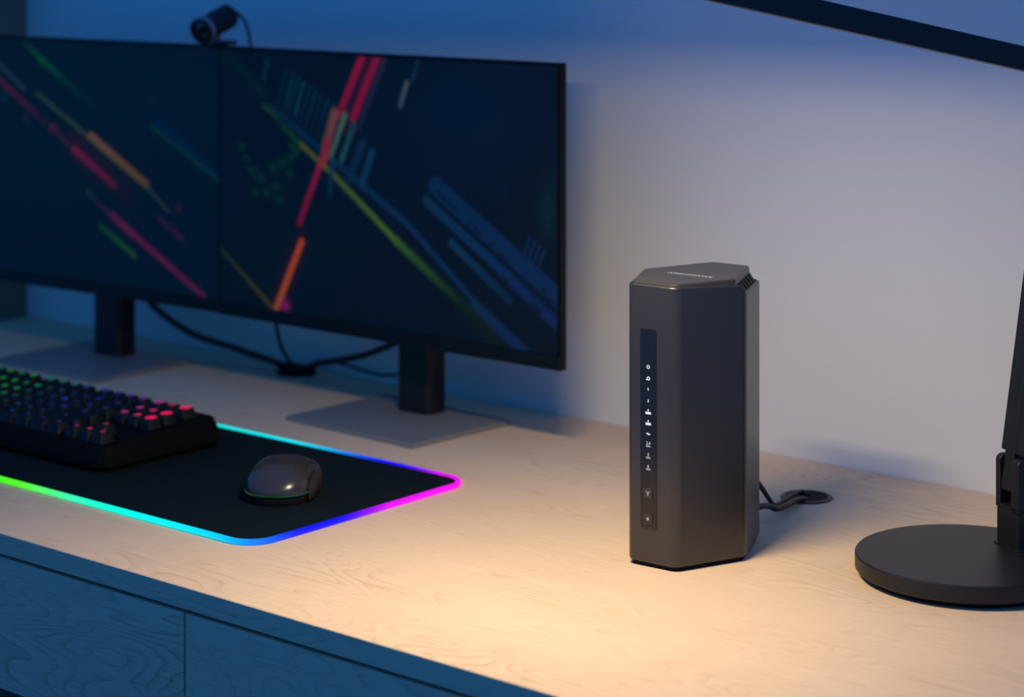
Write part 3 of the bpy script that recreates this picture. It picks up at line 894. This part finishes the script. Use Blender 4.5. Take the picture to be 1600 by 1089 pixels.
cable('thick black cable sweeping from the right monitor stand to the grommet',
      [wallside(640, 522, -0.062), wallside(612, 538, -0.062), wallside(575, 553, -0.058), wallside(530, 563, -0.052), wallside(495, 568, -0.045), G(0.012, 0.0)], 0.0042, 'monitor cables')
cable('thin slack cable bowing low behind the right monitor stand',
      [wallside(660, 570, -0.06), wallside(630, 583, -0.035), wallside(595, 586, -0.012), wallside(560, 577, -0.010), wallside(525, 566, -0.016), wallside(500, 566, -0.03), G(0.016, 0.006)], 0.0018, 'monitor cables')
tag(obj('cable_clip', prism(fillet([(-0.026, -0.012), (0.026, -0.012), (0.026, 0.012), (-0.026, 0.012)], 0.006, 4), 0.0016, 0.0105, 0.003, 3), M['black_matt'], None, 40, gm),
    'small black clip gathering the monitor cables by the wall', 'cable clip')

# ------------------------------------------------------------------ webcam
wc_foot = Vector((-0.831, -0.176, DZ + MZ0 + MH + 0.0002))
wc = thing('webcam', 'black cylinder webcam with silver ring on top of the monitors', 'webcam', wc_foot, math.radians(4))
axis = Vector((0, -1, -0.36)).normalized()
c0 = Vector((0.004, -0.001, 0.0265))
R_ = Matrix.Translation(c0) @ axis.to_track_quat('Z', 'Y').to_matrix().to_4x4()
def wpart(name, prof, mat): return obj(name, merge(bmesh.new(), lathe(prof, 40), R_), mat, wc)
wpart('barrel', [(0.010, -0.026), (0.0135, -0.0255), (0.0152, -0.023), (0.0152, 0.018)], M['black'])
wpart('ring', [(0.0153, 0.018), (0.0165, 0.0185), (0.0165, 0.0238), (0.0153, 0.0242)], M['ring'])
wpart('lens_hood', [(0.0150, 0.0240), (0.0158, 0.0246), (0.0158, 0.029), (0.0142, 0.0295), (0.0125, 0.025)], M['black'])
wpart('lens', [(0.0124, 0.0250), (0.008, 0.0262), (0.002, 0.0268)], M['glass'])
obj('clip_mount', box(-0.012, 0.018, -0.008, 0.022, 0.0, 0.005, 0.0015), M['black'], wc)
obj('neck', cyl_between((0.004, 0.002, 0.0045), (0.004, 0.001, 0.014), 0.0045, 20), M['stand'], wc)
wb = c0 - axis * 0.025
wcab = [wb + Vector((0, 0, 0.002)), wb + Vector((0.001, 0.011, 0.003)), wb + Vector((0.006, 0.022, -0.010)), wb + Vector((0.010, 0.026, -0.034)), wb + Vector((0.013, 0.027, -0.062))]
obj('camera_cable', tube(spline(wcab, 10), 0.0019, 8), M['cable'], wc, 60)

# ------------------------------------------------------------------ desk lamp
lb = at(0.392, 1.878, 0.0)
lamp = thing('desk_lamp', 'black metal desk lamp with round base and slanted flat arms', 'lamp', lb, math.pi / 2 - TH)
# local axes: x = to the right of the view, y = away, z up, origin under the base centre
def L3(lat, d, z): return Vector((lat - 0.392, d - 1.878, z))
obj('round_base', lathe([(0.090, 0.0048), (0.0945, 0.0056), (0.0955, 0.0068), (0.0955, 0.0182), (0.0948, 0.0195), (0.0935, 0.0200), (0.03, 0.0202)], 96), M['lampm'], lamp, 35)
obj('base_foot', lathe([(0.086, 0.0), (0.087, 0.001), (0.087, 0.0049)], 72), M['black_matt'], lamp)
ARM = math.atan2(0.10, 0.27)      # plan direction of the arms
ca, sa = math.cos(ARM), math.sin(ARM)
P0 = L3(0.4580, 1.9085, 0.0)      # post centre
Rz = Matrix.Translation(P0) @ Matrix.Rotation(ARM, 4, 'Z')
obj('post_flange', merge(bmesh.new(), prism(fillet([(-0.0315, -0.020), (0.0315, -0.020), (0.0315, 0.020), (-0.0315, 0.020)], 0.006, 5), 0.0200, 0.0216, 0.0005, 2), Rz), M['lampm'], lamp)
obj('post', merge(bmesh.new(), prism(fillet([(-0.029, -0.0175), (0.029, -0.0175), (0.029, 0.0175), (-0.029, 0.0175)], 0.004, 5), 0.0205, 0.056), Rz), M['lampm'], lamp)
def slab(pts, y0, y1, bev=0.0012):
    if sum((pts[i].x * pts[(i + 1) % len(pts)].y - pts[(i + 1) % len(pts)].x * pts[i].y) for i in range(len(pts))) < 0: pts = pts[::-1]
    own = prism(pts, 0, y1 - y0, bev, 3)
    m = Matrix(((1, 0, 0, 0), (0, 0, -1, y1), (0, 1, 0, 0), (0, 0, 0, 1)))
    return merge(bmesh.new(), own, Rz @ m)
# fork: a slim far cheek, a near cheek with a tall finger on its left
obj('hinge_cheek', slab(fillet([(-0.029, 0.052), (0.029, 0.052), (0.029, 0.0985), (-0.029, 0.0985)], [0.001, 0.001, 0.008, 0.006], 6), 0.0105, 0.0175), M['lampm'], lamp)
obj('hinge_cheek', slab(fillet([(-0.029, 0.052), (0.029, 0.052), (0.029, 0.083), (-0.0150, 0.083), (-0.0150, 0.0985), (-0.029, 0.0985)], [0.001, 0.001, 0.006, 0.004, 0.005, 0.006], 6), -0.0175, -0.0060), M['lampm'], lamp)
obj('pivot_knob', merge(bmesh.new(), lathe([(0.0056, 0.0), (0.0070, 0.0008), (0.0070, 0.0052), (0.0062, 0.0060), (0.003, 0.0062)], 32), Rz @ Matrix.Translation((-0.0105, -0.0172, 0.0755)) @ Matrix.Rotation(math.radians(90), 4, 'X')), M['lampm'], lamp)
# lower arm: leans to the right
piv = Vector((0.0, 0.0, 0.0755)); elbow = Vector((0.0530, 0.0, 0.432))
def arm_bar(a, b, w_, ext0, ext1):
    a = Vector(a); b = Vector(b); d = (b - a).normalized()
    n = Vector((-d.z, 0, d.x))
    p = [a - d * ext0 + n * w_ / 2, a - d * ext0 - n * w_ / 2, b + d * ext1 - n * w_ / 2, b + d * ext1 + n * w_ / 2]
    return [Vector((q.x, q.z)) for q in p]
obj('lower_arm', slab(fillet(arm_bar(piv, elbow, 0.0560, 0.012, 0.012), 0.004, 4), -0.0050, 0.0095), M['lampm'], lamp)
dd = (elbow - piv).normalized()
obj('arm_sleeve', slab(fillet(arm_bar(piv + dd * 0.0225, elbow, 0.0545, 0.0, 0.010), 0.0012, 3), -0.0170, 0.0170), M['lampm'], lamp)
# upper arm to the lamp head
def wl(p): return Rz @ Vector(p)
E1 = L3(0.4465, 1.900, 0.445); E2 = L3(0.178, 1.800, 0.5065)
dirv = (E2 - E1).normalized()
Eb = E1 - dirv * 0.085; Et = E1 + dirv * 0.470
own = box(-0.0105, 0.0105, -0.009, 0.009, 0, (Et - Eb).length, 0.0015, 2)
zax = dirv; yax = Vector((0, 0, 1)).cross(zax).normalized(); xax = yax.cross(zax)
mt = Matrix.Translation(Eb) @ Matrix((xax, yax, zax)).transposed().to_4x4()
obj('upper_arm', merge(bmesh.new(), own, mt), M['lampm'], lamp)
obj('elbow_joint', cyl_between(Rz @ (elbow + Vector((0, -0.022, 0.004))), Rz @ (elbow + Vector((0, 0.022, 0.004))), 0.020, 40, 0.0015), M['lampm'], lamp)
H = L3(0.012, 1.742, 0.506)          # centre of the lamp head's lower rim
obj('head_joint', cyl_between(H + Vector((0, 0, 0.022)), Vector((Et.x, Et.y, Et.z)), 0.009, 24), M['lampm'], lamp)
# bar-shaped head, level and parallel to the desk front; a deep rim hides the lamp from the upper wall
HR = Matrix.Translation(H) @ Matrix.Rotation(-(math.pi / 2 - TH), 4, 'Z')
def bar_outline(l, w_): return fillet([(-l / 2, -w_ / 2), (l / 2, -w_ / 2), (l / 2, w_ / 2), (-l / 2, w_ / 2)], w_ * 0.3, 5)
o0, o1 = bar_outline(0.246, 0.062), bar_outline(0.240, 0.056)
rg = lambda o, z: [(p.x, p.y, z) for p in o]
bm = loft([rg(o1, 0.0125), rg(o1, 0.0004), rg(bar_outline(0.242, 0.058), 0.0), rg(bar_outline(0.245, 0.061), 0.0), rg(o0, 0.0006), rg(o0, 0.016), rg(bar_outline(0.238, 0.054), 0.022), rg(bar_outline(0.06, 0.03), 0.024)], cap0=False)
head = obj('lamp_head', merge(bmesh.new(), bm, HR), M['lampm'], lamp)
obj('diffuser', merge(bmesh.new(), prism(o1, 0.0050, 0.0124), HR), emit('lamp_diffuser', LAMP_COLOR, 2.0), lamp)
ld = bpy.data.lights.new('lamp_light', 'AREA')
ld.shape = 'RECTANGLE'; ld.size = 0.190; ld.size_y = 0.020; ld.energy = LAMP_POWER; ld.color = LAMP_COLOR
lo = bpy.data.objects.new('lamp_light', ld); COL.objects.link(lo); lo.parent = lamp
lo.location = H + Vector((0, 0, 0.0046)); lo.rotation_euler = (0, 0, -(math.pi / 2 - TH))
